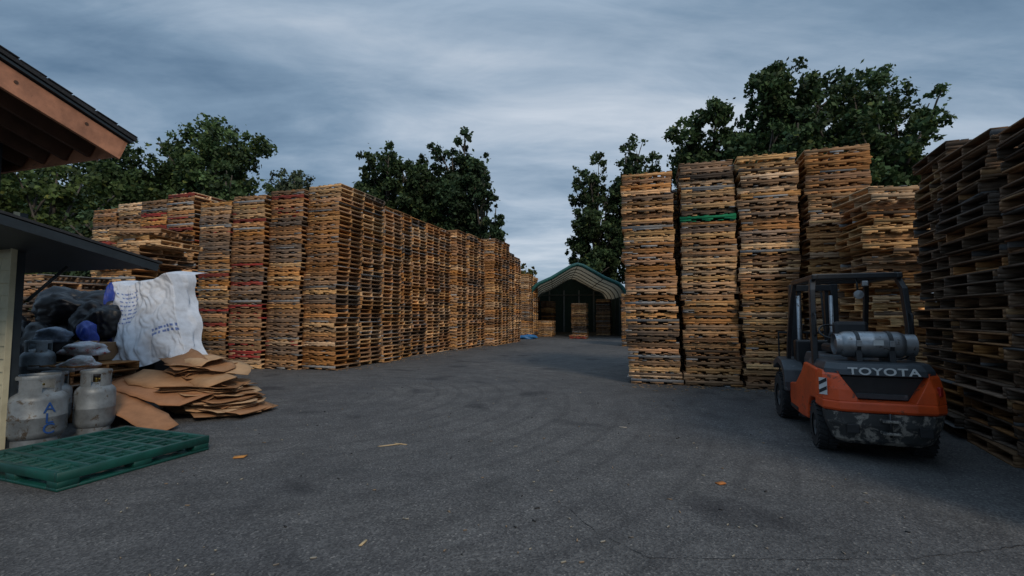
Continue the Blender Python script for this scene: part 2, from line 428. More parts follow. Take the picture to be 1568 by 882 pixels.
# ---------------------------------------------------------------- trees
def tree(x,y,R,z0,z1,seed,tr=.3,nl=26000,leaf=.13,hue=(.062,.10,.036),name='deciduous_tree',peaks=5):
    r=np.random.default_rng(seed)
    H=z1-z0
    lob=[]
    nL=13
    for i in range(nL):
        t=(i+.5)/nL;ww=R*max(.3,math.sin(math.pi*(.14+.66*t)))**.6*(1.05-.30*t)
        an=i*2.4+r.uniform(-.4,.4);d=ww*r.uniform(.30,.68)
        lob.append((d*math.cos(an),d*math.sin(an),z0+H*(.10+.70*t),ww*r.uniform(.40,.58),H*r.uniform(.10,.15)))
    for i in range(peaks):
        an=r.uniform(0,6.28);d=R*r.uniform(.25,.75)
        pz=z1-H*r.uniform(.04,.22)-H*.12;lob.append((d*math.cos(an),d*math.sin(an),pz,R*r.uniform(.20,.30),H*.12))
    lob.append((R*.1,0,z1-H*.13,R*.28,H*.13))
    lob=np.array(lob,float)
    ncl=int(310*(R/3)**1.5)
    wts=lob[:,3]**1.7*lob[:,4];wts/=wts.sum()
    li=r.choice(len(lob),ncl,p=wts)
    d=r.normal(0,1,(ncl,3));d/=np.linalg.norm(d,axis=1)[:,None]
    rad=r.uniform(.25,1.08,ncl)**.5
    cc=lob[li][:,:3]+d*rad[:,None]*np.stack([lob[li,3],lob[li,3],lob[li,4]],1)
    cs=r.uniform(.20,.56,ncl)*(R/3)**.4*np.clip(lob[li,3]/1.2,.6,1.15)
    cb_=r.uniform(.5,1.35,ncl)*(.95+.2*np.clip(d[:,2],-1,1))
    k=nl;ci=r.choice(ncl,k,p=cs**2/np.sum(cs**2))
    dd=r.normal(0,1,(k,3));dd/=np.linalg.norm(dd,axis=1)[:,None]
    rr=r.uniform(.2,1.08,k)[:,None]
    P=cc[ci]+dd*rr*cs[ci][:,None]*np.array([1,1,.95])
    ns=int(k*.08);P[:ns]+=r.normal(0,.22,(ns,3))
    u=r.normal(0,1,(k,3));u/=np.linalg.norm(u,axis=1)[:,None]
    w_=np.cross(u,r.normal(0,1,(k,3)));w_/=np.linalg.norm(w_,axis=1)[:,None]
    sz=(leaf*r.uniform(.6,1.45,k))[:,None]
    V=np.stack([P-u*sz,P+w_*sz*.62,P+u*sz,P-w_*sz*.62],1).reshape(-1,3)
    F=np.arange(k*4).reshape(-1,4)
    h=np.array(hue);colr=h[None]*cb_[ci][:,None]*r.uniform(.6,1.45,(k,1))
    yel=r.random(k)<.05;colr[yel]*=(1.8,1.35,.9)
    e=empty(name,(x,y,0))
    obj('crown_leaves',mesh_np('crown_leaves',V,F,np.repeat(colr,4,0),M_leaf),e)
    VV=[];FF=[]
    def add(pts,rad_,n=8):
        v,f=tube_data(pts,rad_,n);o=len(VV);VV.extend(v);FF.extend([tuple(i+o for i in q) for q in f])
    th=z0+H*.12
    add([Vector((0,0,0)),Vector((.1,0,th*.5)),Vector((0,.1,th)),Vector((R*.05,0,th+H*.4)),Vector((R*.1,0,z1-H*.14))],[tr*1.3,tr,tr*.8,tr*.4,.03],10)
    for l in lob:
        s_=Vector((0,0,min(th*r.uniform(.9,1.3)+max(0,(l[2]-th)*.35),l[2])));e_=Vector((l[0],l[1],l[2]+l[4]*.3));m_=s_.lerp(e_,.5)+Vector((r.normal(0,.2),r.normal(0,.2),.2))
        add([s_,m_,e_],[tr*.4,tr*.22,.03],6)
    for i in range(40):
        c_=Vector(cc[i]);l=lob[li[i]];b_=Vector((l[0],l[1],min(l[2],c_.z)-l[4]*.25))
        add([b_,b_.lerp(c_,.55)+Vector((0,0,.15)),c_],[tr*.15,.05,.02],5)
    mk('trunk_and_limbs',VV,FF,M_bark,e,smooth=True)
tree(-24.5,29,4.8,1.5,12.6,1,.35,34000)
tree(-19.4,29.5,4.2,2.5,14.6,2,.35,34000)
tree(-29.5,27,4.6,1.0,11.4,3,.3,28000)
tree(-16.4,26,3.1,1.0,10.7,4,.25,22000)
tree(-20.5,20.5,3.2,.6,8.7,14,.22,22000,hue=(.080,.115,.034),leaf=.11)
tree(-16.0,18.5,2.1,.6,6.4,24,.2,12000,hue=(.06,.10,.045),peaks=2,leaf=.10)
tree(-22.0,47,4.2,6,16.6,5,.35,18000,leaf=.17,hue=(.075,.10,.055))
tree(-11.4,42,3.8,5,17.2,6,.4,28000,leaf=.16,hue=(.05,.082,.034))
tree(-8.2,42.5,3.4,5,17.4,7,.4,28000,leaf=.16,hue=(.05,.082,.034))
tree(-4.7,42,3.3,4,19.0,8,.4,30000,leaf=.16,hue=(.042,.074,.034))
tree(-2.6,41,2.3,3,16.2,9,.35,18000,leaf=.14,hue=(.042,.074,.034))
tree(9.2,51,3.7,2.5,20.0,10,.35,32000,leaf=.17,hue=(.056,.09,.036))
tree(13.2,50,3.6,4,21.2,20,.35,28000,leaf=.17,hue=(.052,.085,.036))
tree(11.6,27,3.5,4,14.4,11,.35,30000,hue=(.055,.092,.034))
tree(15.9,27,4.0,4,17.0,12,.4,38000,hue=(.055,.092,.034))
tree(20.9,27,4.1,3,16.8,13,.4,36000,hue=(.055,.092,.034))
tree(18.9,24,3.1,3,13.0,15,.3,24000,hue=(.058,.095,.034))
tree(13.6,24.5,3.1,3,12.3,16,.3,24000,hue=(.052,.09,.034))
tree(1.6,62,2.4,1,8.8,17,.25,6000,leaf=.2,hue=(.15,.15,.045))
r=np.random.default_rng(5);k=22000
an=r.uniform(-1.25,1.25,k);R=r.uniform(78,92,k);P=np.stack([np.sin(an)*R,np.cos(an)*R,np.zeros(k)],1)
hgt=4.2+2.2*np.sin(an*31)+1.5*np.sin(an*73+1);P[:,2]=r.uniform(0,1,k)**.8*hgt
u=r.normal(0,1,(k,3));u/=np.linalg.norm(u,axis=1)[:,None];w_=np.cross(u,r.normal(0,1,(k,3)));w_/=np.linalg.norm(w_,axis=1)[:,None]
V=np.stack([P-u*.6,P+w_*.45,P+u*.6,P-w_*.45],1).reshape(-1,3)
obj('distant_treeline',mesh_np('distant_treeline',V,np.arange(k*4).reshape(-1,4),np.repeat(np.array([.05,.08,.04])*r.uniform(.5,1.5,(k,1)),4,0),M_leaf))

# ---------------------------------------------------------------- shed building (left)
def shed():
    e=empty('wooden_shed',(0,0,0))
    msid=simple('cream_siding',(.54,.49,.33),.75,var=.25,scale=2.5,bmp=.1,dirt=((.28,.26,.19),9,.68))
    mfas=simple('stained_fascia',(.50,.22,.12),.6,var=.4,scale=5,dirt=((.2,.10,.06),6,.62))
    mroof=simple('dark_shingle',(.03,.032,.036),.9,bmp=.8,scale=30)
    mdark=simple('dark_blue_metal',(.022,.03,.036),.5,var=.3)
    msof=simple('brown_soffit',(.10,.05,.03),.8)
    g3=Vector((.3,.954,0)).normalized();a3=Vector((.954,-.3,0)).normalized();Z=Vector((0,0,1))
    cor=Vector((-6.17,5.77,0))
    r=np.random.default_rng(9)
    we=empty('siding_wall',cor,ANG);we.parent=e
    V=[];F=[]
    rows=int(2.9/.155)
    for i in range(rows):
        x=0;z0=i*.155;z1=z0+.165
        while x>-3.0:
            w_=r.uniform(.16,.30)
            o=len(V);xa=x-.003;xb=x-w_
            dz=r.uniform(-.003,.003);yo=r.uniform(-.003,.002)
            V+=[(xb,-.024+yo,z0+dz),(xa,-.024+yo,z0+dz),(xa,-.004,z1),(xb,-.004,z1),(xb,0.0,z0+dz),(xa,0.0,z0+dz)]
            F+=[(o,o+1,o+2,o+3),(o+4,o+5,o+1,o)]
            x-=w_
    mk('shingle_siding',V,F,msid,we)
    box(we,'wall_core',(-1.6,.061,1.45),(3.2,.12,2.9),mdark,0)
    box(we,'corner_board',(.012,.0,1.45),(.022,.06,2.9),msid,.003)
    def slab(name,tip,length,pitch,width,th,mat,off=0):
        d=(-g3*math.cos(pitch)+Z*math.sin(pitch)).normalized();nrm=(g3*math.sin(pitch)+Z*math.cos(pitch)).normalized()
        p=[tip,tip+d*length,tip+d*length-a3*width,tip-a3*width]
        V=[q+nrm*off for q in p]+[q+nrm*(off+th) for q in p]
        return mk(name,V,[(0,1,2,3),(7,6,5,4),(0,4,5,1),(1,5,6,2),(2,6,7,3),(3,7,4,0)],mat,e,bevel=.004)
    tip=Vector((-4.58,5.43,3.56));pt=math.radians(19)
    d=(-g3*math.cos(pt)+Z*math.sin(pt)).normalized();nrm=(g3*math.sin(pt)+Z*math.cos(pt)).normalized()
    slab('upper_roof_deck',tip-a3*.045,3.2,pt,4.0,.03,msof,.11)
    slab('upper_shingles',tip+a3*.05+g3*.05,3.3,pt,4.1,.045,mroof,.143)
    for k in range(14):
        slab('shingle_course',tip+a3*(.058+.006*(k%2))+g3*.05+d*(.235*k),.225,pt-.03,1.2,.012,mroof,.190)
    slab('upper_drip_edge',tip+a3*.035+g3*.03,3.25,pt,.06,.03,mdark,.11)
    slab('rake_fascia',tip,3.2,pt,.04,.235,mfas,-.127)
    for s_,o_ in((.42,.03),(1.05,.0)):
        c_=tip+d*s_+nrm*o_+a3*.002
        V,F=tube_data([c_-a3*.01,c_+a3*.003],.018,12);mk('fascia_knot',V,F,msof,e)
    fe=[tip,tip-a3*4.0]
    p=[fe[0]-nrm*.09,fe[1]-nrm*.09,fe[1]+nrm*.108,fe[0]+nrm*.108]
    mk('eave_fascia',[q-g3*.0 for q in p]+[q-g3*.035 for q in p],[(0,1,2,3),(7,6,5,4),(0,4,5,1),(2,6,7,3),(0,3,7,4),(1,5,6,2)],mfas,e)
    for i in range(1,9):
        q=tip-a3*(.05+.42*i);V=[]
        for s_ in(0,3.0):
            for dx in(0,.045):
                for dz in(-.07,.105):V.append(q+d*(s_+.05)-a3*dx+nrm*dz)
        mk('rafter',V,[(0,1,3,2),(4,6,7,5),(0,4,5,1),(2,3,7,6),(0,2,6,4),(1,5,7,3)],msof,e)
    q=Vector((-6.20,5.6,2.4))
    mk('upper_wall',[q,q-a3*3.5,q-a3*3.5+Z*1.6,q+Z*1.6,q-g3*3,q-g3*3+Z*1.9],[(0,1,2,3),(0,3,5,4)],mdark,e)
    t2=Vector((-4.72,6.22,2.25));p2=math.radians(12)
    slab('lower_roof_deck',t2,3.0,p2,3.4,.05,mdark,0)
    slab('lower_shingles',t2+a3*.03+g3*.03,3.05,p2,3.45,.03,mroof,.052)
    slab('lower_fascia',t2+a3*.022,3.0,p2,.02,.10,mdark,-.052)
    tube(e,'awning_brace',[(-6.15,5.95,1.8),(-5.85,6.15,2.26)],.02,mdark,8)
shed()

# ---------------------------------------------------------------- stuff under the awning
def tarp():
    e=empty('draped_tarp',(0,0,0))
    nu,nv=120,120;V=[];C=[]
    r=random.Random(3)
    marks=[]
    for row in range(8):
        u=.17+r.uniform(0,.04);v0=.20+row*.05
        while u<.42:
            w_=r.uniform(.010,.028);marks.append((u,u+w_,v0,v0+.018));u+=w_+.012
    for i in range(2):
        u=.60
        while u<.86:
            w_=r.uniform(.02,.04);marks.append((u,u+w_,.70+.05*i,.728+.05*i));u+=w_+.012
    for j in range(nv+1):
        v=j/nv
        for i in range(nu+1):
            u=i/nu
            xl=-7.58+.40*v;xr=-6.36+.78*v**1.2
            x=xl+(xr-xl)*u
            topz=2.32+.26*u-.10*math.sin(u*3.1)+.03*math.sin(u*17)
            botz=.72+.14*u+.05*math.sin(u*11)
            z=topz+(botz-topz)*v
            fold=.07*math.sin(u*7+v*3.0)+.045*math.sin(u*19-v*4+1)*v+.12*noise.noise(Vector((u*2.5,v*2,2)))+.03*noise.noise(Vector((u*7,v*5,5)))
            fold+=.06*(1-abs(noise.noise(Vector((u*6+v*2,v*3-u*3,9))))*2)+.022*(1-abs(noise.noise(Vector((u*15-v*6,v*9+u*6,3))))*2)
            y=8.75-.55*v+fold
            x+=.06*noise.noise(Vector((u*4,v*5,1)))+.05*math.sin(v*14)*(u>.95)
            if j<8: y+=(8-j)*.06;z-=((8-j)/8)**2*.03
            if i>nu-14: y+=(i-(nu-14))*.035
            V.append((x,y,z))
            c=(.60,.63,.68)
            if u<.07+.03*math.sin(v*9):c=(.02,.05,.30)
            for m_ in marks:
                if m_[0]<u<m_[1] and m_[2]<v+.10*u<m_[3]:c=(.12,.18,.40);break
            C.append(c)
    F=[(j*(nu+1)+i,j*(nu+1)+i+1,(j+1)*(nu+1)+i+1,(j+1)*(nu+1)+i) for j in range(nv) for i in range(nu)]
    obj('tarp_sheet',mesh_np('tarp_sheet',V,F,np.array(C),M_cloth,True),e)
    box(e,'covered_bale',(-7.2,9.5,1.1),(1.0,.7,2.1),M_bag,.03,(0,0,ANG))
tarp()
for i,(x,y,z,s_,c) in enumerate([(-8.2,8.45,.9,(.60,.45,.65),M_bag),(-8.1,8.7,1.75,(.62,.35,.42),M_bag),(-7.45,8.5,1.50,(.36,.3,.42),M_bag),(-9.0,8.6,.7,(.6,.5,.9),M_bag)]):
    blob('garbage_bag',(x,y,z),s_,c,i+1,amp=.5,freq=1.0,sub=5)
blob('plastic_sack',(-7.02,7.75,1.06),(.30,.22,.13),M_white,11,amp=.6,freq=1.2)
blob('plastic_sack',(-7.55,7.8,1.28),(.22,.2,.13),simple('grey_sack',(.16,.20,.26),.5),13,amp=.6,freq=1.2)
blob('plastic_sack',(-6.70,7.35,.86),(.24,.2,.12),simple('dirty_white_sack',(.42,.42,.42),.55,dirt=((.4,.03,.02),4,.56)),17,amp=.6,freq=1.2)
blob('blue_sack',(-7.20,8.0,1.30),(.14,.12,.22),simple('blue_sack_plastic',(.02,.05,.3),.45),15,amp=.5,freq=1.2)
def carton(x,y,z,s,rz,col):
    e=empty('cardboard_box',(x,y,z),rz);m=simple('carton_board',col,.85,var=.2)
    box(e,'carton_body',(0,0,s[2]/2),s,m,.006)
    box(e,'carton_flap',(0,-s[1]/2-.06,s[2]+.0),(s[0]*.96,.14,.006),m,0,(.5,0,0))
    box(e,'packing_tape',(0,-s[1]/2-.002,s[2]/2),(.05,.002,s[2]*.9),simple('tape',(.35,.25,.12),.4),0)
carton(-7.15,8.15,.86,(.42,.35,.30),ANG+.2,(.28,.16,.08))
carton(-8.6,8.1,.5,(.5,.4,.4),ANG-.2,(.2,.12,.06))
pallet_stack(-7.9,9.9,ANG,14,610,tone='dark',jit=.04)
pallet_stack(-7.15,7.80,ANG+.1,6,611,tone='warm',jit=.04,Lx=1.2,W=1.0,dim=.6)
pallet_stack(-9.2,9.6,ANG,17,612,tone='dark',jit=.04)
M_steel=simple('grey_painted_steel',(.20,.225,.24),.5,.25,var=.45,scale=5,dirt=((.09,.07,.05),7,.56))
M_steel2=simple('brushed_aluminium',(.34,.35,.36),.36,.8,var=.35,scale=9,dirt=((.13,.11,.09),9,.58))
M_brass=simple('brass',(.4,.28,.08),.35,.9)
M_ink=simple('blue_ink',(.02,.08,.28),.5)
M_blackp=simple('black_paint',(.018,.019,.021),.42,var=.4,dirt=((.07,.065,.06),8,.66))
def propane(x,y,z,R,H,rz=0,text=None):
    e=empty('propane_cylinder',(x,y,z),rz)
    b=H*.80
    lathe(e,'foot_ring',[(R*.78,0),(R*.82,0),(R*.82,.08),(R*.78,.08),(R*.78,0)],M_steel)
    prof=[(.001,.045),(R*.6,.05),(R*.88,.09),(R,.16),(R,b*.5-.012),(R*1.012,b*.5-.006),(R*1.012,b*.5+.006),(R,b*.5+.012),(R,b-.14)]
    for t in np.linspace(0,1,7)[1:]:prof.append((R*math.cos(t*math.pi/2)+.001,b-.14+.14*math.sin(t*math.pi/2)))
    lathe(e,'tank_body',prof,M_steel,40)
    rc=R*.74
    lathe(e,'collar_top_rim',[(rc-.008,H-.05),(rc+.006,H-.05),(rc+.010,H-.02),(rc,H-.0),(rc-.010,H-.02),(rc-.008,H-.05)],M_steel)
    V=[];F=[]
    for (a0,a1) in((.3,1.3),(1.9,2.9),(3.5,4.5),(5.1,6.0)):
        o=len(V);n=8
        for i in range(n+1):
            t=a0+(a1-a0)*i/n
            for rr_ in(rc-.004,rc+.004):
                for zz in(b-.07,H-.045):V.append((rr_*math.cos(t),rr_*math.sin(t),zz))
        for i in range(n):
            q=o+i*4
            F+=[(q,q+4,q+5,q+1),(q+2,q+3,q+7,q+6),(q+1,q+5,q+7,q+3)]
        F+=[(o,o+1,o+3,o+2),(o+n*4,o+n*4+2,o+n*4+3,o+n*4+1)]
    mk('collar_guard',V,F,M_steel,e)
    tube(e,'valve',[(0,0,b-.01),(0,0,b+.07)],.022,M_brass);tube(e,'valve_outlet',[(0,0,b+.04),(.07,0,b+.04)],.014,M_brass)
    lathe(e,'hand_wheel',[(.001,b+.07),(.035,b+.07),(.035,b+.095),(.001,b+.095)],M_blackp,12)
    if text:
        for i,ch in enumerate(text):
            c=D.curves.new('letter','FONT');c.body=ch;c.size=.18;c.extrude=.003;c.align_x='CENTER'
            c.materials.append(M_ink)
            o=D.objects.new('stencil_letter',c);COL.objects.link(o);o.parent=e
            o.location=(.0,-R-.006,b*.5+.06-.13*i);o.rotation_euler=(math.pi/2,0,0)
propane(-6.08,6.08,0,.30,.86,math.radians(68),'ALC')
propane(-5.84,6.66,0,.225,.86,math.radians(35))
propane(-7.52,7.50,.57,.21,.66,.2)
propane(-6.75,7.0,0,.2,.8,.2)
pallet_stack(-7.55,7.45,ANG,4,613,tone='dark',jit=.03,Lx=.8,W=.6,dim=.6)

def plastic_pallet():
    e=empty('green_plastic_pallet',(0,0,0))
    mg=simple('green_plastic',(.005,.062,.048),.45,var=.4,scale=4,dirt=((.03,.045,.04),10,.64))
    c0=Vector((-4.15,4.38));ax=Vector((.34,.94)).normalized();ay=Vector((-.94,.34)).normalized()
    e.location=(c0.x,c0.y,0);e.rotation_euler=(0,0,math.atan2(ax.y,ax.x))
    Lx,Ly=1.47,1.5
    C=[];S=[]
    zt=.16
    def b(x0,x1,y0,y1,z0,z1):C.append(((x0+x1)/2,(y0+y1)/2,(z0+z1)/2));S.append((x1-x0,y1-y0,z1-z0))
    b(0,Lx,0,.05,.085,zt+.012);b(0,Lx,Ly-.05,Ly,.085,zt+.012);b(0,.05,.05,Ly-.05,.085,zt+.012);b(Lx-.05,Lx,.05,Ly-.05,.085,zt+.012)
    nx,ny=6,5
    for i in range(1,nx):
        x=.05+(Lx-.1)*i/nx;b(x-.024,x+.024,.05,Ly-.05,.10,zt+.006)
    for j in range(1,ny):
        y=.05+(Ly-.1)*j/ny;b(.05,Lx-.05,y-.028,y+.028,.095,zt+.002)
    for i in range(nx):
        for k in range(2):
            x=.05+(Lx-.1)*(i+(k+.5)/2)/nx;b(x-.007,x+.007,.05,Ly-.05,.105,zt-.012)
    for j in range(ny):
        for k in range(2):
            y=.05+(Ly-.1)*(j+(k+.5)/2)/ny;b(.05,Lx-.05,y-.008,y+.008,.108,zt-.016)
    for x in(.0,Lx/2-.09,Lx-.18):
        for y in(.003,Ly/2-.08,Ly-.163):b(x+.003,x+.177,y,y+.16,.028,.09)
    for y in(.0,Ly/2-.083,Ly-.166):b(.0,Lx,y,y+.166,0.001,.029)
    for x in(.0,Lx-.18):b(x+.001,x+.179,.17,Ly-.17,.002,.027)
    V,F=boxes_mesh(C,S);me=mesh_np('pallet_lattice',V,F,None,mg);o=obj('pallet_lattice',me,e)
    m=o.modifiers.new('b','BEVEL');m.width=.004;m.segments=1
plastic_pallet()

def cardboard():
    r=random.Random(12);V=[];F=[];C=[]
    def sheet(cx,cy,cz,lx,ly,rz,tx,ty,curl,col,th=.008):
        cx-=.22
        n=10;m_=6;M=Matrix.Translation((cx,cy,cz))@Matrix.Rotation(rz,4,'Z')@Matrix.Rotation(tx,4,'X')@Matrix.Rotation(ty,4,'Y')
        o=len(V);skew=r.uniform(-.08,.08);fl=r.random();notch=r.random()
        for s_ in(0,1):
            for j in range(m_+1):
                for i in range(n+1):
                    u=i/n-.5;v=j/m_-.5
                    z=curl*(-(2*u)**2*.4+.15*math.sin(v*3+fl*6)) 
                    if abs(v)>.3: z-=curl*1.6*(abs(v)-.3)*3*(1 if fl>.5 else -.6)
                    if u>.3 and notch>.6: z+=(u-.3)*.5*curl*4
                    z+=.014*noise.noise(Vector((u*4+cx*9,v*4+cy*9,cz*7)))
                    ex=.03*noise.noise(Vector((u*9+cz*20,v*9,3)))
                    lx2=lx*(.72 if (notch<.4 and abs(v)>.34) else 1)
                    V.append(M@Vector(((u+skew*v)*lx2+ex,v*ly+ex,z+s_*th)));C.append(tuple(k*(1 if s_ else .8) for k in col))
        W=(n+1);T=(m_+1)*W
        for j in range(m_):
            for i in range(n):
                q=o+j*W+i;F.append((q+W,q+W+1,q+1,q));q+=T;F.append((q,q+1,q+W+1,q+W))
        for i in range(n):
            q=o+i;F.append((q,q+1,q+1+T,q+T));q=o+m_*W+i;F.append((q+1,q,q+T,q+1+T))
        for j in range(m_):
            q=o+j*W;F.append((q+W,q,q+T,q+W+T));q=o+j*W+n;F.append((q,q+W,q+W+T,q+T))
    cols=[(.38,.20,.095),(.31,.16,.075),(.46,.27,.14),(.24,.125,.06),(.36,.18,.085),(.50,.32,.18)]
    for k in range(34):
        t=k/33
        sheet(-4.55-.35*t+r.uniform(-.2,.12),7.98+r.uniform(-.18,.2)+.1*t,.02+.46*t,r.uniform(.8,1.3),r.uniform(.6,1.0),ANG+r.uniform(-.6,.6),r.uniform(-.04,.08),r.uniform(-.03,.06)+.04,r.uniform(.02,.09),r.choice(cols))
    for k in range(26):
        t=k/25
        sheet(-5.25+.05*t+r.uniform(-.2,.2),8.35+r.uniform(-.1,.2),.06+.80*t,r.uniform(.9,1.3)*(1-.35*t),r.uniform(.6,1.0)*(1-.2*t),ANG+r.uniform(-.6,.6),r.uniform(-.02,.12),r.uniform(0,.14),r.uniform(.02,.09),r.choice(cols))
    sheet(-5.45,7.62,.47,1.75,.75,ANG-.08,.28,.17,.03,(.37,.175,.085))
    sheet(-5.35,7.80,.56,1.5,.6,ANG+.12,.26,.15,.04,(.40,.21,.10))
    sheet(-5.38,7.02,.235,1.80,.42,ANG-.16,.20,.24,.012,(.36,.175,.085))
    sheet(-4.95,8.0,.64,1.2,.55,ANG-.3,.22,.10,.07,(.42,.24,.12))
    sheet(-5.1,8.1,.78,1.0,.55,ANG+.3,.20,.12,.08,(.37,.19,.09))
    sheet(-5.45,8.15,.86,.8,.5,ANG-.4,.26,.2,.07,(.30,.15,.07))
    sheet(-4.85,8.2,.72,1.0,.5,ANG+.5,.24,.12,.07,(.45,.27,.14))
    sheet(-5.15,8.2,.90,.7,.5,ANG-.1,.20,.08,.06,(.46,.28,.15))
    obj('cardboard_pile',mesh_np('cardboard_pile',[tuple(v) for v in V],F,np.array(C),M_card))
cardboard()

# ---------------------------------------------------------------- forklift
def forklift():
    e=empty('forklift',(4.29,5.72,0),-math.radians(19.5))
    org=simple('orange_paint',(.66,.080,.013),.42,var=.28,scale=3,dirt=((.12,.045,.025),6,.59))
    blk=M_blackp
    drk=simple('hood_grey',(.045,.052,.058),.45,var=.3,dirt=((.12,.12,.12),7,.62))
    scf=simple('scuffed_black',(.045,.045,.044),.65,var=.4,dirt=((.30,.27,.23),5.0,.50))
    rub=simple('tyre_rubber',(.018,.018,.019),.85,var=.3,bmp=.3,scale=20)
    hub=simple('wheel_hub',(.06,.06,.06),.6,dirt=((.2,.1,.05),8,.6))
    wht=simple('white_decal',(.62,.62,.6),.5,var=.15);redm=simple('lamp_red',(.35,.02,.015),.25)
    def wheel(x,y,R,w_,nm,steer=0):
        we=empty(nm,(x,y,R),steer);we.parent=e
        prof=[(R*.5,-w_/2),(R*.62,-w_/2+.01),(R*.9,-w_/2),(R*.98,-w_/2+.03),(R,-w_/2+.05),(R,w_/2-.05),(R*.98,w_/2-.03),(R*.9,w_/2),(R*.62,w_/2-.01),(R*.5,w_/2)]
        lathe(we,'tyre',prof,rub,40,rot=(0,math.pi/2,0))
        lathe(we,'rim',[(R*.52,-w_/2+.015),(R*.42,-w_/2+.06),(R*.2,-w_/2+.05),(R*.18,-w_/2+.01),(.001,-w_/2+.005)],hub,24,rot=(0,math.pi/2,0))
        lathe(we,'rim_inner',[(R*.52,w_/2-.015),(R*.42,w_/2-.06),(R*.2,w_/2-.05),(.001,w_/2-.02)],hub,24,rot=(0,math.pi/2,0))
        V=[];F=[]
        for k in range(26):
            t=2*math.pi*k/26
            for sx in(-1,1):
                M_=Matrix.Rotation(t+(.12 if sx>0 else 0),4,'X')@Matrix.Translation((sx*w_*.26,0,R+.003))@Matrix.Rotation(sx*.35,4,'Z')
                o=len(V)
                for s_ in SG:V.append(M_@Vector((s_[0]*w_*.46,s_[1]*.035,s_[2]*.022)))
                F+= [[i+o for i in f] for f in BF.tolist()]
        mk('tread_lugs',V,F,rub,we)
        for k in range(6):
            t=2*math.pi*k/6;box(we,'wheel_nut',(-w_/2+.045,R*.3*math.cos(t),R*.3*math.sin(t)),(.02,.025,.025),hub,.003)
    wheel(-.475,0,.275,.2,'rear_wheel_l',-.06);wheel(.475,0,.275,.2,'rear_wheel_r',-.06)
    wheel(-.52,1.85,.35,.24,'front_wheel_l');wheel(.52,1.85,.35,.24,'front_wheel_r')
    box(e,'rear_axle',(0,0,.28),(.75,.14,.12),blk)
    box(e,'front_axle',(0,1.85,.35),(.8,.2,.2),blk)
    box(e,'chassis',(0,.95,.42),(.62,2.0,.36),blk,.02)
    def plan(hw,yr,yf,ch):return[(-hw,yf),(-hw,yr+ch),(-hw+ch*.9,yr+ch*.18),(-hw*.45,yr),(hw*.45,yr),(hw-ch*.9,yr+ch*.18),(hw,yr+ch),(hw,yf)]
    def loft(name,levels,mat,bevel=.015):
        V=[];F=[];n=8
        for z_,hw,yr,yf,ch in levels:
            for p in plan(hw,yr,yf,ch):V.append((p[0],p[1],z_))
        for i in range(len(levels)-1):
            for k in range(n):F.append((i*n+k,i*n+(k+1)%n,(i+1)*n+(k+1)%n,(i+1)*n+k))
        F.append(tuple(range(n))[::-1]);F.append(tuple((len(levels)-1)*n+k for k in range(n)))
        return mk(name,V,F,mat,e,bevel=bevel,segs=3)
    loft('counterweight_base',[(.17,.42,-.44,-.27,.10),(.22,.47,-.50,-.28,.12),(.40,.54,-.555,-.29,.14),(.535,.565,-.565,-.30,.15)],scf)
    loft('counterweight_lip',[(.538,.572,-.575,-.10,.15),(.57,.580,-.588,-.10,.15),(.655,.578,-.580,-.10,.15)],org,.02)
    for sx in(-1,1):
        V=[];F=[]
        sec=[(.653,.577,-.574),(.78,.574,-.555),(.93,.557,-.50),(.975,.542,-.46)]
        inn=[.25,.32,.41,.43]
        for (z_,hw,yr),ix in zip(sec,inn):
            for p in [(ix,-.10),(hw,-.10),(hw,yr+.15),(hw-.13,yr+.027),(ix,yr+.012)]:V.append((sx*p[0],p[1],z_))
        for i in range(3):
            for k in range(5):F.append((i*5+k,i*5+(k+1)%5,(i+1)*5+(k+1)%5,(i+1)*5+k))
        F+= [(0,1,2,3,4)[::-1],(15,16,17,18,19)]
        if sx<0:F=[f[::-1] for f in F]
        mk('counterweight_horn',V,F,org,e,bevel=.015)
        prism(e,'rear_flank',[(-.12,.97),(-.12,.60),(-.05,.60),(.18,.585),(.30,.45),(.33,.28),(.62,.26),(1.28,.26),(1.34,.42),(1.34,.62),(.98,.66),(.62,.86),(.45,1.0)],'x',sx*.40,sx*.568,org,.02)
        box(e,'step_plate',(sx*.48,1.05,.305),(.20,.44,.05),blk,.01)
        prism(e,'front_fender',[(1.30,.62),(1.36,.80),(1.55,.93),(1.85,.96),(2.15,.88),(2.22,.80),(2.22,.74),(2.1,.78),(1.85,.86),(1.6,.82),(1.45,.70),(1.40,.50),(1.30,.48)],'x',sx*.36,sx*.64,drk,.015)
        if sx>0: box(e,'tail_lamp',(sx*.50,-.475,.79),(.055,.04,.10),redm,.008,(0,0,sx*.75))
        def sec_tube(nm,pts,w1,w2):
            V=[];F=[]
            for p in pts:
                for dx,dy in((-w1,-w2),(w1,-w2),(w1,w2),(-w1,w2)):V.append((p[0]+dx,p[1]+dy,p[2]))
            for i in range(len(pts)-1):
                for k in range(4):F.append((i*4+k,i*4+(k+1)%4,i*4+4+(k+1)%4,i*4+4+k))
            F+=[(3,2,1,0),tuple(len(V)-4+k for k in range(4))]
            mk(nm,V,F,blk,e,bevel=.008)
        sec_tube('guard_leg_rear',[(sx*.50,.16,.98),(sx*.505,.18,1.5),(sx*.49,.24,1.95),(sx*.46,.33,2.10)],.03,.05)
        sec_tube('guard_leg_front',[(sx*.50,1.72,.90),(sx*.50,1.62,1.3),(sx*.48,1.45,1.85),(sx*.455,1.36,2.10)],.028,.04)
        tube(e,'grab_handle',[(sx*.50,.14,1.35),(sx*.50,.06,1.38),(sx*.50,.06,1.62),(sx*.50,.14,1.65)],.011,blk)
        box(e,'guard_side_rail',(sx*.455,.84,2.115),(.065,1.25,.07),blk,.015)
        box(e,'mast_channel',(sx*.30,2.32,1.12),(.10,.14,2.04),blk,.008)
